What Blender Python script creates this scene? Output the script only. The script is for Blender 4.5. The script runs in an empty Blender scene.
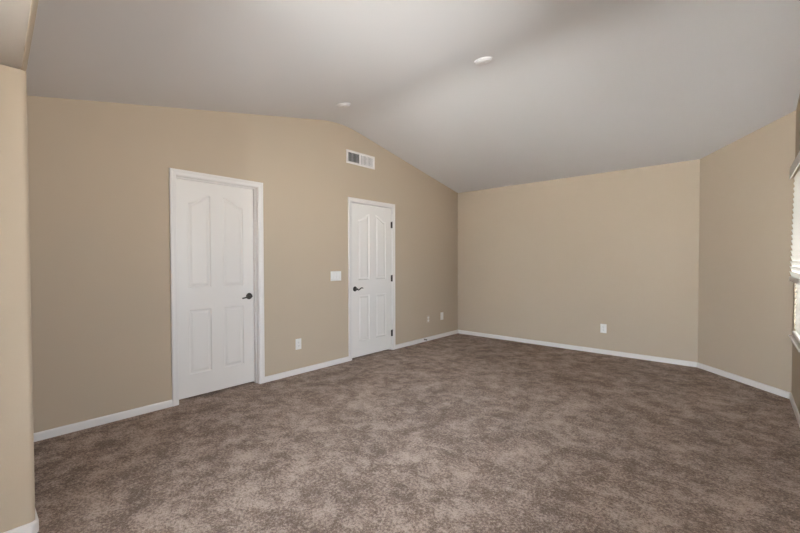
import bpy, bmesh, math, random
from mathutils import Vector, Matrix
random.seed(7)
C = bpy.context.scene.collection
sc = bpy.context.scene
PI = math.pi

# ------------------------------------------------------------------ camera
YAW, PITCH, ROLL = 0.7228, 0.0183, -0.0024
CAMX, CAMH, FPX, PPY = 3.765, 1.2777, 386.0, 2.0
F = Vector((-math.sin(YAW) * math.cos(PITCH), math.cos(YAW) * math.cos(PITCH), -math.sin(PITCH)))
R = Vector((math.cos(YAW), math.sin(YAW), 0))
U = R.cross(F)
R2 = R * math.cos(ROLL) + U * math.sin(ROLL)
U2 = -R * math.sin(ROLL) + U * math.cos(ROLL)
cam = bpy.data.cameras.new('camera')
cam.sensor_width = 36
cam.lens = FPX / 800 * 36
cam.shift_y = PPY / 800
cam.clip_start = 0.02
co = bpy.data.objects.new('camera', cam)
C.objects.link(co)
m3 = Matrix((R2, U2, -F)).transposed()
co.matrix_world = Matrix.Translation((CAMX, 0, CAMH)) @ m3.to_4x4()
sc.camera = co

# ------------------------------------------------------------------ world: hazy daylight and sunlit pale ground
SKY = 38.0
w = bpy.data.worlds.new('daylight')
sc.world = w
w.use_nodes = True
nt = w.node_tree
bg = nt.nodes['Background']
tc = nt.nodes.new('ShaderNodeTexCoord')
sx = nt.nodes.new('ShaderNodeSeparateXYZ')
cr = nt.nodes.new('ShaderNodeValToRGB')
mp = nt.nodes.new('ShaderNodeMapRange')
mp.inputs['From Min'].default_value = -1
nt.links.new(tc.outputs['Generated'], sx.inputs[0])
nt.links.new(sx.outputs['Z'], mp.inputs['Value'])
nt.links.new(mp.outputs[0], cr.inputs[0])
cr.color_ramp.elements[0].position = 0.47
cr.color_ramp.elements[0].color = (1.42, 1.40, 1.42, 1)
cr.color_ramp.elements[1].position = 0.53
cr.color_ramp.elements[1].color = (0.98, 1.07, 1.22, 1)
nt.links.new(cr.outputs[0], bg.inputs['Color'])
bg.inputs['Strength'].default_value = SKY

# ------------------------------------------------------------------ exposure
vs = sc.view_settings
vs.view_transform = 'Standard'
vs.look = 'None'
vs.exposure = 0.12
vs.gamma = 1.0
vs.use_curve_mapping = False
sc.cycles.max_bounces = 16
sc.cycles.diffuse_bounces = 10
sc.cycles.sample_clamp_indirect = 8.0
sc.cycles.use_denoising = True

# ------------------------------------------------------------------ room measures
L = 5.8164                       # back wall
XR = 4.129                      # window wall
XC, YC = 3.392, 5.03           # ends of the angled wall: (XC, L) and (XR, YC)
YRIDGE, ZRIDGE, ZEAVE = 3.1438, 3.0248, 2.4851
SB = (ZEAVE - ZRIDGE) / (L - YRIDGE)
SF = (ZRIDGE - 2.4514) / (YRIDGE - 0.3328)
XP, YP, ZS = 1.285, 0.211, 2.160   # closet block beside the camera, underside of the low ceiling
YFRONT = -3.0
T = 0.12


RB = 0.30                          # half width of the softly rounded ridge
RIDGE_YS = [YRIDGE - RB + 2 * RB * i / 12 for i in range(13)]


def zc(y):
    d = y - YRIDGE
    z = ZRIDGE + d * (SF if d < 0 else SB)
    if abs(d) < RB:                # parabola tangent to both slopes
        zl, zr_ = ZRIDGE - RB * SF, ZRIDGE + RB * SB
        t = (d + RB) / (2 * RB)
        z = (1 - t) ** 2 * zl + 2 * t * (1 - t) * (ZRIDGE) + t * t * zr_
    return z


# daylight portals in the seen window and two windows added to light the room
WINS = [(4.12, 4.90, 0.62, 2.00), (2.86, 3.10, 0.7, 2.03), (1.45, 1.90, 0.8, 2.03)]
ADDED_SLIDER = (2.5, 4.05, 0.06, 2.28)   # unseen patio door added behind the viewpoint to brighten the room
YFLAT = 0.20                       # where the vault turns into a flat ceiling
for i, (y0, y1, z0, z1) in enumerate(WINS):
    ld = bpy.data.lights.new('window_portal', 'AREA')
    ld.shape = 'RECTANGLE'
    ld.size, ld.size_y = z1 - z0, y1 - y0
    ld.cycles.is_portal = True
    lo = bpy.data.objects.new('window_portal', ld)
    lo.location = (XR + T + 0.02, (y0 + y1) / 2, (z0 + z1) / 2)
    lo.rotation_euler = (0, PI / 2, 0)
    C.objects.link(lo)


ld = bpy.data.lights.new('window_portal', 'AREA')  # portal for the added patio door
ld.shape = 'RECTANGLE'
ld.size, ld.size_y = ADDED_SLIDER[1] - ADDED_SLIDER[0], ADDED_SLIDER[3] - ADDED_SLIDER[2]
ld.cycles.is_portal = True
lo = bpy.data.objects.new('window_portal', ld)
lo.location = ((ADDED_SLIDER[0] + ADDED_SLIDER[1]) / 2, YFRONT - T - 0.02, (ADDED_SLIDER[2] + ADDED_SLIDER[3]) / 2)
lo.rotation_euler = (PI / 2, 0, PI)
C.objects.link(lo)


# ------------------------------------------------------------------ materials
def mat(name, color, rough=0.5, metal=0.0, spec=0.5):
    m = bpy.data.materials.new(name)
    m.use_nodes = True
    b = m.node_tree.nodes['Principled BSDF']
    b.inputs['Base Color'].default_value = (*color, 1)
    b.inputs['Roughness'].default_value = rough
    b.inputs['Metallic'].default_value = metal
    b.inputs['Specular IOR Level'].default_value = spec
    return m, m.node_tree, b


def noise(nt, scale, detail=2, rough=0.5, dist=0.0, coord=None):
    n = nt.nodes.new('ShaderNodeTexNoise')
    n.inputs['Scale'].default_value = scale
    n.inputs['Detail'].default_value = detail
    n.inputs['Roughness'].default_value = rough
    n.inputs['Distortion'].default_value = dist
    if coord is None:
        coord = nt.nodes.new('ShaderNodeTexCoord').outputs['Object']
    nt.links.new(coord, n.inputs['Vector'])
    return n


def bumped(name, color, scale, strength, dist=0.002, rough=0.8, spec=0.3, var=0.0):
    m, nt, b = mat(name, color, rough, 0, spec)
    n = noise(nt, scale, 3)
    bp = nt.nodes.new('ShaderNodeBump')
    bp.inputs['Strength'].default_value = strength
    bp.inputs['Distance'].default_value = dist
    nt.links.new(n.outputs['Fac'], bp.inputs['Height'])
    nt.links.new(bp.outputs[0], b.inputs['Normal'])
    if var:
        n2 = noise(nt, 2.5, 3)
        mx = nt.nodes.new('ShaderNodeMix')
        mx.data_type = 'RGBA'
        mx.inputs['A'].default_value = (*[c * (1 - var) for c in color], 1)
        mx.inputs['B'].default_value = (*[c * (1 + var) for c in color], 1)
        nt.links.new(n2.outputs['Fac'], mx.inputs['Factor'])
        nt.links.new(mx.outputs['Result'], b.inputs['Base Color'])
    return m


M_WALL = bumped('beige_wall_paint', (0.497, 0.412, 0.315), 90, 0.25, 0.0015, 0.75, 0.3, 0.02)
M_CEIL = bumped('white_ceiling_paint', (0.72, 0.70, 0.695), 55, 0.3, 0.002, 0.9, 0.2, 0.01)
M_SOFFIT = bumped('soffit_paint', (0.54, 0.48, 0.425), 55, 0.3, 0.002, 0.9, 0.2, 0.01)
M_TRIM = bumped('white_gloss_trim', (0.78, 0.75, 0.73), 30, 0.05, 0.001, 0.4, 0.5)
M_DOOR = bumped('white_moulded_door', (0.80, 0.77, 0.74), 140, 0.06, 0.001, 0.42, 0.5)
M_PLAST = bumped('white_plastic', (0.80, 0.79, 0.77), 80, 0.03, 0.001, 0.35, 0.5)
M_DETECT = bumped('aged_white_plastic', (0.70, 0.67, 0.655), 80, 0.03, 0.001, 0.5, 0.4)
M_BEIGEPLAST = bumped('almond_plastic', (0.52, 0.44, 0.345), 80, 0.03, 0.001, 0.45, 0.5)
M_BRONZE = bumped('dark_bronze', (0.035, 0.028, 0.024), 60, 0.08, 0.001, 0.38, 0.5)
M_BRONZE.node_tree.nodes['Principled BSDF'].inputs['Metallic'].default_value = 0.6
M_DARK = bumped('dark_duct', (0.03, 0.028, 0.026), 40, 0.1, 0.001, 0.9, 0.1)
M_SLOT = bumped('dark_slot', (0.02, 0.02, 0.02), 40, 0.1, 0.001, 0.7, 0.2)
M_RUBBER = bumped('white_rubber', (0.6, 0.58, 0.55), 90, 0.05, 0.001, 0.8, 0.2)


def blind_mat():
    m, nt, b = mat('white_blind_slat', (0.82, 0.80, 0.77), 0.5)
    tr = nt.nodes.new('ShaderNodeBsdfTranslucent')
    tr.inputs['Color'].default_value = (0.8, 0.78, 0.74, 1)
    mx = nt.nodes.new('ShaderNodeMixShader')
    mx.inputs[0].default_value = 0.18
    n = noise(nt, 60, 2)
    bp = nt.nodes.new('ShaderNodeBump')
    bp.inputs['Strength'].default_value = 0.05
    nt.links.new(n.outputs['Fac'], bp.inputs['Height'])
    nt.links.new(bp.outputs[0], b.inputs['Normal'])
    nt.links.new(b.outputs[0], mx.inputs[1])
    nt.links.new(tr.outputs[0], mx.inputs[2])
    nt.links.new(mx.outputs[0], nt.nodes['Material Output'].inputs[0])
    return m


def glass_mat():
    m = bpy.data.materials.new('window_glass')
    m.use_nodes = True
    nt = m.node_tree
    nt.nodes.remove(nt.nodes['Principled BSDF'])
    t = nt.nodes.new('ShaderNodeBsdfTransparent')
    t.inputs[0].default_value = (0.95, 0.97, 0.96, 1)
    g = nt.nodes.new('ShaderNodeBsdfGlossy')
    g.inputs['Roughness'].default_value = 0.02
    fr = nt.nodes.new('ShaderNodeFresnel')
    fr.inputs[0].default_value = 1.45
    mx = nt.nodes.new('ShaderNodeMixShader')
    nt.links.new(fr.outputs[0], mx.inputs[0])
    nt.links.new(t.outputs[0], mx.inputs[1])
    nt.links.new(g.outputs[0], mx.inputs[2])
    nt.links.new(mx.outputs[0], nt.nodes['Material Output'].inputs[0])
    return m


def carpet_mat():
    m, nt, b = mat('brown_pile_carpet', (0.2, 0.15, 0.12), 1.0, 0, 0.05)
    tco = nt.nodes.new('ShaderNodeTexCoord').outputs['Object']
    big = noise(nt, 1.3, 3, 0.6, 0.1, tco)
    mid = noise(nt, 5.4, 5, 0.62, 0.15, tco)
    tuft = noise(nt, 17, 3, 0.6, 0.2, tco)
    fine = noise(nt, 66, 2, 0.6, 0.0, tco)
    fib = noise(nt, 170, 2, 0.6, 0.4, tco)

    def math_(op, a, bb):
        n = nt.nodes.new('ShaderNodeMath')
        n.operation = op
        for i, v in enumerate((a, bb)):
            if isinstance(v, (int, float)):
                n.inputs[i].default_value = v
            else:
                nt.links.new(v, n.inputs[i])
        return n.outputs[0]
    s = 0.0
    for n_, w_ in ((big, 0.3), (mid, 0.9), (tuft, 0.55), (fine, 0.9), (fib, 0.75)):
        s = math_('ADD', s, math_('MULTIPLY', n_.outputs['Fac'], w_ / 3.4))
    ramp = nt.nodes.new('ShaderNodeValToRGB')
    e = ramp.color_ramp.elements
    e[0].position, e[0].color = 0.445, (0.115, 0.073, 0.055, 1)
    e[1].position, e[1].color = 0.558, (0.47, 0.366, 0.306, 1)
    mid_e = ramp.color_ramp.elements.new(0.5)
    mid_e.color = (0.258, 0.188, 0.152, 1)
    nt.links.new(s, ramp.inputs[0])
    nt.links.new(ramp.outputs[0], b.inputs['Base Color'])
    h = math_('ADD', fine.outputs['Fac'], math_('MULTIPLY', fib.outputs['Fac'], 0.8))
    h = math_('ADD', h, math_('MULTIPLY', mid.outputs['Fac'], 0.6))
    bp = nt.nodes.new('ShaderNodeBump')
    bp.inputs['Strength'].default_value = 0.8
    bp.inputs['Distance'].default_value = 0.012
    nt.links.new(h, bp.inputs['Height'])
    nt.links.new(bp.outputs[0], b.inputs['Normal'])
    b.inputs['Sheen Weight'].default_value = 0.3
    b.inputs['Sheen Roughness'].default_value = 0.6
    b.inputs['Sheen Tint'].default_value = (0.8, 0.7, 0.62, 1)
    return m


M_BLIND, M_GLASS, M_CARPET = blind_mat(), glass_mat(), carpet_mat()


# ------------------------------------------------------------------ mesh helpers
def obj(name, bm, m, parent=None, smooth=False, bevel=0.0):
    bmesh.ops.recalc_face_normals(bm, faces=bm.faces)
    me = bpy.data.meshes.new(name)
    bm.to_mesh(me)
    bm.free()
    for mm in (m if isinstance(m, (list, tuple)) else [m]):
        me.materials.append(mm)
    if smooth:
        for p in me.polygons:
            p.use_smooth = True
        me.set_sharp_from_angle(angle=math.radians(40))
    o = bpy.data.objects.new(name, me)
    C.objects.link(o)
    if parent:
        o.parent = parent
    if bevel:
        md = o.modifiers.new('bevel', 'BEVEL')
        md.width = bevel
        md.segments = 2
        md.limit_method = 'ANGLE'
    return o


def tag(o, label=None, cat=None, group=None, kind=None):
    for k, v in (('label', label), ('category', cat), ('group', group), ('kind', kind)):
        if v:
            o[k] = v
    return o


def thing(name, loc, label, cat, group=None, kind=None, rot=(0, 0, 0)):
    o = bpy.data.objects.new(name, None)
    o.empty_display_size = 0.1
    o.location = loc
    o.rotation_euler = rot
    C.objects.link(o)
    return tag(o, label, cat, group, kind)


def add_box(bm, a, b):
    (x0, y0, z0), (x1, y1, z1) = a, b
    v = [bm.verts.new(p) for p in ((x0, y0, z0), (x1, y0, z0), (x1, y1, z0), (x0, y1, z0),
                                   (x0, y0, z1), (x1, y0, z1), (x1, y1, z1), (x0, y1, z1))]
    for f in ((0, 3, 2, 1), (4, 5, 6, 7), (0, 1, 5, 4), (1, 2, 6, 5), (2, 3, 7, 6), (3, 0, 4, 7)):
        bm.faces.new([v[i] for i in f])
    return v


def add_prism(bm, poly, ext):
    """poly: list of 3-D points, ext: extrusion vector."""
    e = Vector(ext)
    a = [bm.verts.new(p) for p in poly]
    b = [bm.verts.new(Vector(p) + e) for p in poly]
    n = len(poly)
    bm.faces.new(a)
    bm.faces.new(b[::-1])
    for i in range(n):
        bm.faces.new((a[i], a[(i + 1) % n], b[(i + 1) % n], b[i]))


def add_lathe(bm, prof, mtx=Matrix.Identity(4), seg=32):
    """prof: (radius, height) pairs about local Z."""
    rings = []
    for r, h in prof:
        if r < 1e-6:
            rings.append([bm.verts.new(mtx @ Vector((0, 0, h)))])
        else:
            rings.append([bm.verts.new(mtx @ Vector((r * math.cos(2 * PI * k / seg), r * math.sin(2 * PI * k / seg), h)))
                          for k in range(seg)])
    for A, B in zip(rings, rings[1:]):
        for k in range(seg):
            q = [A[k % len(A)], A[(k + 1) % seg % len(A)], B[(k + 1) % seg % len(B)], B[k % len(B)]]
            u = []
            for v in q:
                if v not in u:
                    u.append(v)
            if len(u) > 2:
                bm.faces.new(u)
    for rg in (rings[0], rings[-1]):
        if len(rg) > 2:
            bm.faces.new(rg)


def add_tube(bm, pts, rad, seg=12):
    """pts: points, rad: list of (ra, rb) half axes; rb along world Z where it can be."""
    rings = []
    P = [Vector(p) for p in pts]
    for i, p in enumerate(P):
        d = (P[min(i + 1, len(P) - 1)] - P[max(i - 1, 0)]).normalized()
        up = Vector((0, 0, 1)) if abs(d.z) < 0.9 else Vector((1, 0, 0))
        s = d.cross(up).normalized()
        u = s.cross(d).normalized()
        ra, rb = rad[i]
        rings.append([bm.verts.new(p + s * ra * math.cos(2 * PI * k / seg) + u * rb * math.sin(2 * PI * k / seg)) for k in range(seg)])
    for A, B in zip(rings, rings[1:]):
        for k in range(seg):
            bm.faces.new((A[k], A[(k + 1) % seg], B[(k + 1) % seg], B[k]))
    bm.faces.new(rings[0])
    bm.faces.new(rings[-1])


RX = Matrix.Rotation(PI / 2, 4, 'Y')     # local Z -> world +X


# ------------------------------------------------------------------ the shell
DOORS = [(1.267, 2.036), (3.322, 4.094)]
DTOP = 2.045

bm = bmesh.new()
add_prism(bm, [(-0.6, YFRONT - T, 0), (XR + T, YFRONT - T, 0), (XR + T, YC + 0.05, 0), (XC + 0.05, L + T, 0), (-0.6, L + T, 0)], (0, 0, -0.1))
tag(obj('floor', bm, M_CARPET), 'brown mottled pile carpet covering the whole bedroom floor', 'floor', kind='structure')


def wall_strip(bm, ya, yb, zlo, x0, x1):
    """a slab of wall between ya and yb from zlo up to the sloping ceiling."""
    ys = [ya] + [q for q in RIDGE_YS if ya < q < yb] + [yb]
    poly = [(x0, ya, zlo), (x0, yb, zlo)] + [(x0, y, zc(y)) for y in reversed(ys)]
    add_prism(bm, poly, (x1 - x0, 0, 0))


bm = bmesh.new()
(d0, d1), (e0, e1) = DOORS
J = 0.018
for ya, yb, zl in ((YP, d0 - J, 0), (d0 - J, d1 + J, DTOP + J), (d1 + J, e0 - J, 0), (e0 - J, e1 + J, DTOP + J), (e1 + J, L, 0)):
    wall_strip(bm, ya, yb, zl, -T, 0)
tag(obj('wall_left', bm, M_WALL), 'beige gable wall with the two white doors', 'wall', kind='structure')

bm = bmesh.new()
add_prism(bm, [(-T, L, 0), (XC, L, 0), (XC, L, ZEAVE), (-T, L, ZEAVE)], (0, T, 0))
tag(obj('wall_back', bm, M_WALL), 'plain beige far wall with one outlet low down', 'wall', kind='structure')

bm = bmesh.new()
k = T * math.tan(math.radians(22.5))
inn = [(XC, L), (XR, YC)]
out = [(XC + T * 0.414, L + T), (XR + T, YC + T * 0.414)]
lo_ = [bm.verts.new((x, y, 0)) for x, y in (inn[0], inn[1], out[1], out[0])]
hi_ = [bm.verts.new((x, y, zc(min(y, L)))) for x, y in (inn[0], inn[1], out[1], out[0])]
bm.faces.new(lo_)
bm.faces.new(hi_)
for i in range(4):
    bm.faces.new((lo_[i], lo_[(i + 1) % 4], hi_[(i + 1) % 4], hi_[i]))
tag(obj('wall_back_right', bm, M_WALL), 'beige angled wall between the far wall and the window wall', 'wall', kind='structure')

bm = bmesh.new()
edges = sorted(WINS)
y = YFRONT
for y0, y1, z0, z1 in edges:
    if y < YFLAT < y0:
        add_box(bm, (XR, y, 0), (XR + T, YFLAT, zc(YFLAT)))
        y = YFLAT
    wall_strip(bm, y, y0, 0, XR, XR + T)
    add_box(bm, (XR, y0, 0), (XR + T, y1, z0))
    wall_strip(bm, y0, y1, z1, XR, XR + T)
    y = y1
wall_strip(bm, y, YC, 0, XR, XR + T)
tag(obj('wall_right', bm, M_WALL), 'beige window wall at the right edge', 'wall', kind='structure')

# closet block beside the camera, its end corner rounded
bm = bmesh.new()
rr = 0.022
pl = [(0, YFRONT, 0), (XP, YFRONT, 0)]
for i in range(9):
    a = PI / 2 * i / 8
    pl.append((XP - rr + rr * math.cos(a), YP - rr + rr * math.sin(a), 0))
pl.append((0, YP, 0))
add_prism(bm, pl, (0, 0, ZS))
tag(obj('wall_partition', bm, M_WALL, smooth=True), 'pale beige partition end with rounded corner at the left edge', 'wall', kind='structure')

bm = bmesh.new()
add_box(bm, (2.13, YFRONT, 0), (2.25, -1.15, ZS))  # added to keep patio door light off the partition and soffit
tag(obj('wall_entry', bm, M_WALL), 'beige wall of the entry behind the viewpoint', 'wall', kind='structure')

bm = bmesh.new()
a, b, c, d = ADDED_SLIDER
zf = zc(YFLAT)
add_box(bm, (XP, YFRONT - T, 0), (a, YFRONT, zf))
add_box(bm, (b, YFRONT - T, 0), (XR + T, YFRONT, zf))
add_box(bm, (a, YFRONT - T, d), (b, YFRONT, zf))
add_box(bm, (a, YFRONT - T, 0), (b, YFRONT, c))
tag(obj('wall_front', bm, M_WALL), 'beige wall behind the viewpoint', 'wall', kind='structure')

# unseen shell added behind the two doors so no light leaks under them
bm = bmesh.new()
add_box(bm, (-0.60, YP - 0.2, 0), (-0.5, L + T, 2.4))
add_box(bm, (-0.5, YP - 0.2, 2.3), (-T, L + T, 2.4))
add_box(bm, (-0.5, YP - 0.2, 0), (-T, YP - 0.1, 2.3))
add_box(bm, (-0.5, L, 0), (-T, L + T, 2.3))
tag(obj('wall_hall', bm, M_WALL), 'wall of the passage behind the two doors', 'wall', kind='structure')

# vaulted ceiling, low ceiling by the entry and the header between them
bm = bmesh.new()
zf = zc(YFLAT)
low = [YFRONT - T, YFLAT] + RIDGE_YS + [L + T]
add_prism(bm, [(-T, q, zc(max(q, YFLAT))) for q in low] + [(-T, q, zc(max(q, YFLAT)) + 0.14) for q in reversed(low)], (XR + 2 * T, 0, 0))
tag(obj('ceiling', bm, M_CEIL, smooth=True), 'white vaulted ceiling with a ridge between two slopes', 'ceiling', kind='structure')

XS = 2.25                          # the low soffit over the closet and entry ends here
HT = 0.018
dy_ = -0.036 * (XS - XP)
bm = bmesh.new()
add_prism(bm, [(0, YFRONT, ZS + 0.006), (XS, YFRONT, ZS + 0.006), (XS, YP + dy_ - HT, ZS + 0.006), (XP, YP - HT, ZS + 0.006), (0, YP - HT, ZS + 0.006)], (0, 0, zf - ZS - 0.006))
tag(obj('ceiling_low', bm, M_SOFFIT), 'low flat greyish soffit above the partition at the upper left', 'ceiling', kind='structure')

# header with a rounded lower edge along the front of the soffit
bm = bmesh.new()
sec = [(-HT, zf), (-HT, ZS)]
for i in range(7):
    a = -PI / 2 + PI / 2 * i / 6
    sec.append((-0.014 + 0.014 * math.cos(a), ZS + 0.014 + 0.014 * math.sin(a)))
sec.append((0, zf))
rings = [[bm.verts.new((x, y + q, z)) for q, z in sec] for x, y in ((0, YP), (XP, YP), (XS, YP + dy_))]
for A, B in zip(rings, rings[1:]):
    for q in range(len(sec)):
        bm.faces.new((A[q], A[(q + 1) % len(sec)], B[(q + 1) % len(sec)], B[q]))
bm.faces.new(rings[0])
bm.faces.new(rings[-1])
tag(obj('wall_header', bm, M_WALL, smooth=True), 'narrow beige edge where the soffit meets the vaulted ceiling', 'wall', kind='structure')

# ------------------------------------------------------------------ baseboards
BH, BT = 0.06, 0.012


def base_run(name, pts, label, close=None):
    """pts: floor points along the wall, room on the left of the direction of travel."""
    prof = [(0, 0), (BT, 0), (BT, BH - 0.012), (BT * 0.8, BH - 0.004), (BT * 0.4, BH), (0, BH)]
    bm = bmesh.new()
    P = [Vector((x, y, 0)) for x, y in pts]
    rings = []
    for i, p in enumerate(P):
        ns = []
        if i > 0:
            d = (p - P[i - 1]).normalized()
            ns.append(Vector((-d.y, d.x, 0)))
        if i < len(P) - 1:
            d = (P[i + 1] - p).normalized()
            ns.append(Vector((-d.y, d.x, 0)))
        n = sum(ns, Vector()) / len(ns)
        n = n / n.length_squared
        rings.append([bm.verts.new(p + n * a + Vector((0, 0, h))) for a, h in prof])
    for A, B in zip(rings, rings[1:]):
        for k in range(len(prof)):
            bm.faces.new((A[k], A[(k + 1) % len(prof)], B[(k + 1) % len(prof)], B[k]))
    bm.faces.new(rings[0])
    bm.faces.new(rings[-1])
    return tag(obj(name, bm, M_TRIM), label, 'baseboard', kind='structure')


CW = 0.057
base_run('baseboard_left', [(0, d0 - CW), (0, YP + 0.012)], 'white baseboard left of the wide left door')
base_run('baseboard_left.001', [(0, e0 - CW), (0, d1 + CW)], 'white baseboard between the two doors')
base_run('baseboard_back', [(XR, YC - 1.0), (XR, YC), (XC, L), (0, L), (0, e1 + CW)], 'white baseboard along the far and angled walls')
base_run('baseboard_right', [(XR, YFRONT + 0.012), (XR, YC - 1.0)], 'white baseboard under the windows')
bp_ = [(0.012, YP)]
for i in range(8, -1, -1):
    a = PI / 2 * i / 8
    bp_.append((XP - rr + rr * math.cos(a), YP - rr + rr * math.sin(a)))
bp_.append((XP, YFRONT + 0.012))
base_run('baseboard_front', bp_, 'white baseboard around the foot of the partition')


# ------------------------------------------------------------------ doors
def panel_door(y0, y1, z0, z1, xf, th=0.035):
    """moulded four-panel slab with arched upper panels; front at x = xf facing +X."""
    bm = bmesh.new()
    wd = y1 - y0
    mg, ms = 0.118, 0.118
    ca, cb = y0 + mg, (y0 + y1) / 2 - ms / 2
    cc, cd = (y0 + y1) / 2 + ms / 2, y1 - mg
    zb0, zb1, zu0, zs_, za = 0.225, 0.828, 1.035, 1.825, 1.910

    def ring2d(a, b, za0, za1, up, d):
        # outline inset by d; up: None for a plain top, else the arch rises towards b (True) or a (False)
        pts = [(a + d, za0 + d), (b - d, za0 + d)]
        if up is None:
            return pts + [(b - d, za1 - d), (a + d, za1 - d)]
        N = 14
        for i in range(N + 1):
            yy = (b - d) + (a - b + 2 * d) * i / N
            q = (yy - a) / (b - a)
            q = q if up else 1 - q
            q = q * q * (3 - 2 * q)
            pts.append((yy, zs_ + (za - zs_) * q - d))
        return pts
    panels = [(ca, cb, zb0, zb1, None), (cc, cd, zb0, zb1, None), (ca, cb, zu0, za, True), (cc, cd, zu0, za, False)]
    outer = [bm.verts.new((xf, y, z)) for y, z in ((y0, z0), (y1, z0), (y1, z1), (y0, z1))]
    first = []
    for p in panels:
        rings = []
        for d, dep in ((0, 0), (0.004, 0.006), (0.012, 0.009), (0.020, 0.008), (0.034, 0.002), (0.040, 0.001)):
            rings.append([bm.verts.new((xf - dep, y, z)) for y, z in ring2d(*p, d)])
        n = len(rings[0])
        first.append(rings[0])
        for A, B in zip(rings, rings[1:]):
            for i in range(n):
                bm.faces.new((A[i], A[(i + 1) % n], B[(i + 1) % n], B[i]))
        bm.faces.new(rings[-1])
    # stiles and rails around the panels
    lb, rb, lu, ru = first
    n = len(lu)                      # lu, ru: 0 bottom left, 1 bottom right, 2.. arch from right to left
    o0, o1, o2, o3 = outer
    # left stile, right stile, mullion, bottom, middle and top rails as n-gons sharing the panel corners
    bm.faces.new([o0, lb[0], lb[3], lu[0], lu[n - 1], o3])
    bm.faces.new([o1, o2, ru[2], ru[1], rb[2], rb[1]])
    bm.faces.new([o0, o1, rb[1], rb[0], lb[1], lb[0]])
    bm.faces.new([lb[1], rb[0], rb[3], lb[2]])
    bm.faces.new([lu[1], ru[0], ru[n - 1], lu[2]])
    bm.faces.new([lb[3], lb[2], rb[3], rb[2], ru[1], ru[0], lu[1], lu[0]])
    tops = [lu[k] for k in range(n - 1, 1, -1)] + [ru[k] for k in range(n - 1, 1, -1)]
    up = [o3] + [bm.verts.new((xf, v.co.y, z1)) for v in tops[1:-1]] + [o2]
    for k in range(len(tops) - 1):
        bm.faces.new((tops[k], tops[k + 1], up[k + 1], up[k]))
    back = [bm.verts.new((xf - th, y, z)) for y, z in ((y0, z0), (y1, z0), (y1, z1), (y0, z1))]
    bm.faces.new(back[::-1])
    for i in range(4):
        bm.faces.new((outer[i], outer[(i + 1) % 4], back[(i + 1) % 4], back[i]))
    return bm


def casing(y0, y1, zt):
    prof = [(0.003, 0.0), (0.003, 0.009), (0.008, 0.012), (0.030, 0.013), (0.040, 0.017), (0.052, 0.017), (0.057, 0.013), (0.057, 0.0)]
    bm = bmesh.new()
    rings = []
    for kx in range(4):
        ring = []
        for o, x in prof:
            yy = y0 - o if kx < 2 else y1 + o
            zz = 0.0 if kx in (0, 3) else zt + o
            ring.append(bm.verts.new((x, yy, zz)))
        rings.append(ring)
    n = len(prof)
    for A, B in zip(rings, rings[1:]):
        for i in range(n):
            bm.faces.new((A[i], A[(i + 1) % n], B[(i + 1) % n], B[i]))
    bm.faces.new(rings[0])
    bm.faces.new(rings[-1])
    return bm


def lever(parent, x, y, z, s, wave, ln=0.118):
    """rosette + curved lever on a door face at x, lever pointing along s*Y."""
    bm = bmesh.new()
    add_lathe(bm, [(0.0, 0.0), (0.033, 0.0), (0.033, 0.004), (0.029, 0.009), (0.016, 0.012), (0.0, 0.012)], Matrix.Translation((x, y, z)) @ RX, 36)
    h = obj('door_handle', bm, M_BRONZE, parent, True)
    tag(h, 'dark bronze lever handle')
    bm = bmesh.new()
    add_lathe(bm, [(0.011, 0.008), (0.010, 0.045), (0.012, 0.052), (0.0, 0.056)], Matrix.Translation((x, y, z)) @ RX, 20)
    pts, rad = [], []
    N = 14
    for i in range(N + 1):
        t = i / N
        zz = -0.010 * math.sin(t * PI) * (1 if t < 1 else 0)
        if wave:
            zz = -0.012 * math.sin(t * 1.9 * PI)
        else:
            zz = -0.016 * t * t - 0.004 * math.sin(t * PI)
        pts.append((x + 0.046 - 0.008 * t, y + s * (ln * t - 0.006), z + zz))
        rad.append((0.0075 - 0.003 * t, 0.0095 - 0.003 * t))
    add_tube(bm, pts, rad)
    obj('lever', bm, M_BRONZE, h, True)
    return h


def strike_frame(parent, y0, y1, zt, xs):
    """jamb lining the opening plus the stop strip at depth xs."""
    bm = bmesh.new()
    j = J
    add_box(bm, (-T, y0 - j, 0), (-0.0005, y0, zt))
    add_box(bm, (-T, y1, 0), (-0.0005, y1 + j, zt))
    add_box(bm, (-T, y0 - j, zt), (-0.0005, y1 + j, zt + j))
    if xs is not None:
        a, b = xs
        add_box(bm, (a, y0, 0), (b, y0 + 0.010, zt - 0.010))
        add_box(bm, (a, y1 - 0.010, 0), (b, y1, zt - 0.010))
        add_box(bm, (a, y0, zt - 0.010), (b, y1, zt))
    return obj('jamb', bm, M_TRIM, parent)


# door 1: slab set deep in its jamb, opens away
dr = thing('door_1', (0, 0, 0), 'wider white door on the left, set deep in its frame, handle on its right side', 'door', kind='structure')
strike_frame(dr, d0, d1, DTOP, (-0.078, -0.045))
obj('casing', casing(d0, d1, DTOP), M_TRIM, dr, bevel=0.0)
obj('door_panel', panel_door(d0 + 0.003, d1 - 0.003, 0.016, DTOP - 0.004, -0.080), M_DOOR, dr)
lever(dr, -0.080, d1 - 0.060, 0.920, -1, False, 0.098)

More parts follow.
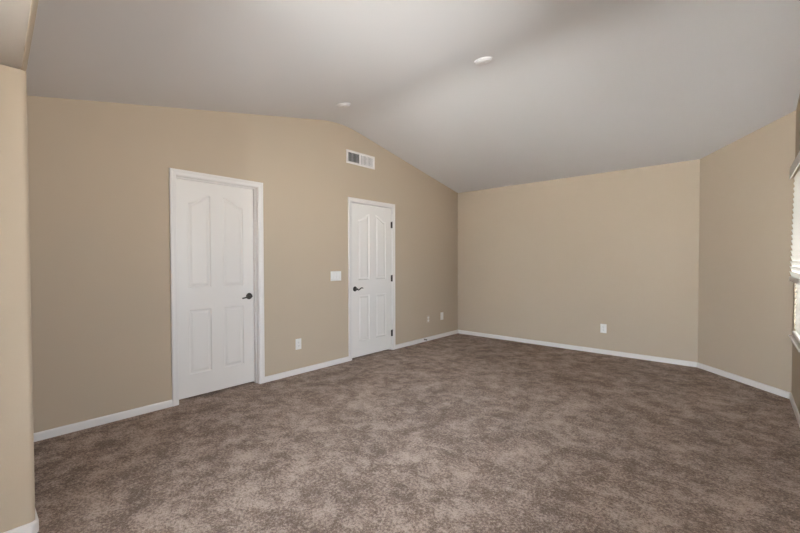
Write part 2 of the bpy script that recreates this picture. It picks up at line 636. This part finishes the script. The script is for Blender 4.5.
# door 2: slab flush with the casing, hinges showing on the right
dr = thing('door_2', (0, 0, 0), 'white door nearer the far corner with handle on the left and dark hinges on the right', 'door', kind='structure')
strike_frame(dr, e0, e1, DTOP, (-0.078, -0.041))
obj('casing', casing(e0, e1, DTOP), M_TRIM, dr)
obj('door_panel', panel_door(e0 + 0.007, e1 - 0.005, 0.022, DTOP - 0.011, -0.006), M_DOOR, dr)
lever(dr, -0.006, e0 + 0.062, 0.920, 1, True)
for z in (0.246, 1.035, 1.80):
    bm = bmesh.new()
    add_box(bm, (-0.004, e1 - 0.022, z - 0.045), (0.0015, e1 - 0.002, z + 0.045))
    for q in range(5):
        add_lathe(bm, [(0.0075, 0), (0.0075, 0.0172)], Matrix.Translation((0.006, e1 - 0.002, z - 0.045 + q * 0.018)), 14)
    add_lathe(bm, [(0.0075, 0), (0.005, 0.004), (0.0, 0.006)], Matrix.Translation((0.006, e1 - 0.002, z + 0.045)), 14)
    tag(obj('hinge', bm, M_BRONZE, dr, True), 'dark bronze hinge')


# ------------------------------------------------------------------ window wall
def window(n, y0, y1, z0, z1, label):
    wn = thing(f'window_{n}', (0, 0, 0), label, 'window', kind='structure')
    x0, x1 = XR + 0.075, XR + 0.11
    bm = bmesh.new()
    fw = 0.03
    for (a, b, c, d) in ((y0, y1, z0, z0 + fw), (y0, y1, z1 - fw, z1), (y0, y0 + fw, z0 + fw, z1 - fw), (y1 - fw, y1, z0 + fw, z1 - fw),
                         ((y0 + y1) / 2 - 0.015, (y0 + y1) / 2 + 0.015, z0 + fw, z1 - fw)):
        add_box(bm, (x0, a, c), (x1, b, d))
    obj('window_frame', bm, M_TRIM, wn)
    ym = (y0 + y1) / 2
    for a, b in ((y0 + fw, ym - 0.015), (ym + 0.015, y1 - fw)):
        bm = bmesh.new()
        add_box(bm, (x0 + 0.014, a, z0 + fw), (x0 + 0.019, b, z1 - fw))
        obj('pane', bm, M_GLASS, wn)
    bm = bmesh.new()
    add_box(bm, (XR - 0.034, y0 - 0.015, z0 - 0.026), (XR + 0.074, y1 + 0.02, z0 - 0.010))
    s = obj('window_sill', bm, M_TRIM, wn, bevel=0.006)
    return wn


sl = thing('door_3', (0, 0, 0), 'glazed patio door in the wall behind the viewpoint', 'door', kind='structure')
a, b, c, d = ADDED_SLIDER
bm = bmesh.new()  # added glazing, an extra daylight source out of view
m_ = (a + b) / 2
for p, q, r, t in ((a, b, c, c + 0.05), (a, b, d - 0.05, d), (a, a + 0.05, c + 0.05, d - 0.05), (b - 0.05, b, c + 0.05, d - 0.05), (m_ - 0.03, m_ + 0.03, c + 0.05, d - 0.05)):
    add_box(bm, (p, YFRONT - 0.10, r), (q, YFRONT - 0.06, t))
obj('door_frame', bm, M_TRIM, sl)
for p, q in ((a + 0.05, m_ - 0.03), (m_ + 0.03, b - 0.05)):
    bm = bmesh.new()
    add_box(bm, (p, YFRONT - 0.083, c + 0.05), (q, YFRONT - 0.077, d - 0.05))
    obj('pane', bm, M_GLASS, sl)

(y0, y1, z0, z1) = WINS[0]
window(1, y0, y1, z0, z1, 'window at the right edge behind white blinds')
window(2, *WINS[1], 'narrowest bare window on the right wall nearer the viewpoint')  # added out of view to light ceiling and left wall
window(3, *WINS[2], 'wider bare window on the right wall, nearest the viewpoint')  # second added window, only there for its daylight

bl = thing('window_blind', (XR - 0.01, (y0 + y1) / 2, z0), 'white slatted blind with valance covering the window at the right edge', 'blind')


def slats(zlo, zhi, x_lo, x_hi, tilt, step=0.046):
    bm = bmesh.new()
    n = int((zhi - zlo) / step)
    for i in range(n + 1):
        z = zlo + step * i
        x = x_lo + (x_hi - x_lo) * (z - zlo) / max(zhi - zlo, 0.01)
        a = math.radians(tilt)           # nearly closed; below 90 the room edge is low, above it is high
        dx, dz = 0.027 * math.cos(a), 0.027 * math.sin(a)
        nx, nz = 0.0014 * math.sin(a), 0.0014 * math.cos(a)
        ya, yb = y0 + 0.004, y1 - 0.004
        pts = [(x - dx - nx, ya, z - dz + nz), (x + dx - nx, ya, z + dz + nz), (x + dx + nx, ya, z + dz - nz), (x - dx + nx, ya, z - dz - nz)]
        add_prism(bm, pts, (0, yb - ya, 0))
    return bm


def local(o, parent):
    o.parent = parent
    o.matrix_parent_inverse = Matrix.Translation(-parent.location)
    return o


bm = bmesh.new()
add_prism(bm, [(XR - 0.044, y0 - 0.0, 2.005), (XR - 0.036, y0, 2.005), (XR - 0.036, y0, 2.090), (XR - 0.001, y0, 2.090), (XR - 0.001, y0, 2.098),
               (XR - 0.036, y0, 2.098), (XR - 0.042, y0, 2.095)], (0, y1 + 0.005 - y0, 0))
local(obj('valance', bm, M_TRIM), bl)
local(obj('slats', slats(1.155, 1.995, XR - 0.026, XR - 0.008, 107), M_BLIND), bl)
bm = bmesh.new()
add_box(bm, (XR - 0.036, y0 + 0.004, 1.096), (XR + 0.006, y1 - 0.004, 1.136))
local(obj('middle_rail', bm, M_TRIM, bevel=0.004), bl)
local(obj('slats', slats(0.655, 1.10, XR + 0.012, XR + 0.012, 72), M_BLIND), bl)
bm = bmesh.new()
add_box(bm, (XR - 0.012, y0 + 0.02, 0.628), (XR + 0.036, y1 - 0.015, 0.652))
local(obj('bottom_rail', bm, M_TRIM, bevel=0.004), bl)

# ------------------------------------------------------------------ air return grille
v = thing('air_vent', (0, 3.4925, 2.618), 'white metal air vent grille high on the wall above the doors', 'vent')
hw, hh = 0.252, 0.085
bm = bmesh.new()
fr = 0.026
for (a, b, c, d) in ((-hw, hw, -hh, -hh + fr), (-hw, hw, hh - fr, hh), (-hw, -hw + fr, -hh + fr, hh - fr), (hw - fr, hw, -hh + fr, hh - fr)):
    add_box(bm, (0.0005, a, c), (0.010, b, d))
obj('frame', bm, M_TRIM, v, bevel=0.003)
bm = bmesh.new()
add_box(bm, (0.0005, -0.028, -hh + fr), (0.009, -0.012, hh - fr))
obj('divider', bm, M_TRIM, v)
bm = bmesh.new()
add_box(bm, (0.0003, -hw + fr, -hh + fr), (0.0012, hw - fr, hh - fr))
obj('backing', bm, M_DARK, v)
cells = [(-hw + fr, -0.028, 9, -1), (-0.012, hw - fr, 10, 1)]
for a, b, n, s in cells:
    st = (b - a) / n
    for i in range(n):
        c = a + st * (i + 0.5)
        bm = bmesh.new()
        dx, dy = 0.0040, (0.0075 if s < 0 else 0.0042)
        nx = 0.0006
        add_prism(bm, [(0.0055 - dx, c - s * dy - nx, -hh + fr), (0.0055 + dx, c + s * dy - nx, -hh + fr),
                       (0.0055 + dx, c + s * dy + nx, -hh + fr), (0.0055 - dx, c - s * dy + nx, -hh + fr)], (0, 0, 2 * (hh - fr)))
        obj('louver', bm, M_TRIM, v)


# ------------------------------------------------------------------ smoke detectors on the near slope
def detector(x, y, label, r):
    tilt = math.atan(SF)
    # local +Z hangs down, perpendicular to the slope
    d = thing('smoke_detector', (x, y, zc(y)), label, 'smoke detector', 'ceiling smoke detectors', rot=(PI + tilt, 0, 0))
    bm = bmesh.new()
    add_lathe(bm, [(0, 0), (r, 0), (r, 0.007), (r * 0.97, 0.010), (0, 0.010)], seg=40)
    obj('base', bm, M_DETECT, d, True)
    bm = bmesh.new()
    add_lathe(bm, [(0, 0.010), (r * 0.90, 0.010), (r * 0.88, 0.018), (r * 0.78, 0.024), (r * 0.5, 0.028), (0, 0.029)], seg=40)
    obj('cover', bm, M_DETECT, d, True)
    bm = bmesh.new()
    for k in range(20):
        a = 2 * PI * k / 20
        mt = Matrix.Rotation(a, 4, 'Z')
        vs_ = add_box(bm, (r * 0.86, -0.003, 0.0115), (r * 0.897, 0.003, 0.0165))
        for q in vs_:
            q.co = mt @ q.co
    obj('vent_slots', bm, M_SLOT, d)
    bm = bmesh.new()
    add_lathe(bm, [(0.009, 0.026), (0.009, 0.0300), (0, 0.0305)], Matrix.Translation((r * 0.3, 0, 0)), 16)
    obj('test_button', bm, M_PLAST, d, True)
    return d


detector(2.115, 2.945, 'white round smoke detector in the middle of the ceiling', 0.078)
detector(0.617, 2.68, 'white round smoke detector on the ceiling above the air vent', 0.074)


# ------------------------------------------------------------------ wall plates
def plate(name, loc, rz, w_, h_, label, cat, kind, m=None, group=None, face=1.0):
    """local +X out of the wall, local Y along it."""
    o = thing(name, loc, label, cat, group, rot=(0, 0, rz))
    bm = bmesh.new()
    a, b = w_ / 2, h_ / 2
    add_box(bm, (0.0003, -a, -b), (0.0055, a, b))
    obj('cover_plate', bm, m or M_PLAST, o, bevel=0.0025)
    if kind == 'outlet':
        for s in (-1, 1):
            bm = bmesh.new()
            pts = []
            for k in range(24):
                an = 2 * PI * k / 24
                pts.append((0.005, face * 0.0175 * math.cos(an), s * 0.0195 * face + face * max(-0.0135, min(0.0135, 0.0175 * math.sin(an)))))
            add_prism(bm, pts, (0.003, 0, 0))
            r_ = obj('receptacle', bm, M_PLAST, o)
            bm = bmesh.new()
            for yy, hh_ in ((-0.0065, 0.0045), (0.0065, 0.0036)):
                add_box(bm, (0.0078, yy - 0.001, s * 0.0195 * face + 0.003 - hh_), (0.0083, yy + 0.001, s * 0.0195 * face + 0.003 + hh_))
            add_lathe(bm, [(0.0025, 0.0078), (0.0025, 0.0083)], Matrix.Translation((0, 0, s * 0.0195 * face - 0.0075)) @ RX, 10)
            obj('slots', bm, M_SLOT, r_)
        bm = bmesh.new()
        add_lathe(bm, [(0.0032, 0.005), (0.0028, 0.0064), (0, 0.0066)], RX, 12)
        obj('screw', bm, M_PLAST, o, True)
    elif kind == 'switch':
        for k in (-1, 0, 1):
            bm = bmesh.new()
            yy = k * 0.046
            add_prism(bm, [(0.005, yy - 0.0165, -0.033), (0.0105, yy - 0.0165, -0.033), (0.0068, yy - 0.0165, 0.0), (0.0085, yy - 0.0165, 0.033),
                           (0.005, yy - 0.0165, 0.033)], (0, 0.033, 0))
            obj('rocker', bm, M_PLAST, o)
    else:
        for s in (-1, 1):
            bm = bmesh.new()
            add_lathe(bm, [(0.0032, 0.005), (0.0028, 0.0064), (0, 0.0066)], Matrix.Translation((0, 0, s * 0.042)) @ RX, 12)
            obj('screw', bm, M_PLAST, o, True)
    return o


plate('light_switch', (0, 3.064, 1.099), 0, 0.165, 0.118, 'wide white light switch plate left of the door with hinges', 'light switch', 'switch')
plate('wall_outlet', (0, 2.516, 0.341), 0, 0.076, 0.122, 'white outlet low on the wall between the two doors', 'outlet', 'outlet')
plate('wall_outlet', (0, 4.948, 0.349), 0, 0.080, 0.125, 'beige-plated outlet low on the wall just right of the hinged door', 'outlet', 'outlet', M_BEIGEPLAST, face=1.2)
plate('wall_plate', (0, 5.33, 0.357), 0, 0.080, 0.125, 'blank white wall plate nearest the far left corner', 'wall plate', 'blank')
plate('wall_outlet', (2.362, L, 0.350), -PI / 2, 0.078, 0.122, 'white outlet low on the far wall', 'outlet', 'outlet')

# ------------------------------------------------------------------ door stop on the baseboard
ds = thing('door_stop', (BT, 4.842, 0.036), 'small dark door stop on the baseboard right of the hinged door', 'door stop')
bm = bmesh.new()
add_lathe(bm, [(0, 0), (0.012, 0), (0.012, 0.003), (0.007, 0.007), (0, 0.007)], RX, 18)
obj('base', bm, M_BRONZE, ds, True)
bm = bmesh.new()
prof = [(0, 0.006)]
for k in range(11):
    h = 0.006 + k * 0.0024
    prof += [(0.0052, h), (0.0065, h + 0.0012)]
prof += [(0, 0.034)]
add_lathe(bm, prof, RX, 14)
obj('spring', bm, M_BRONZE, ds, True)
bm = bmesh.new()
add_lathe(bm, [(0, 0.032), (0.009, 0.032), (0.010, 0.038), (0.009, 0.044), (0, 0.046)], RX, 16)
obj('tip', bm, M_BRONZE, ds, True)
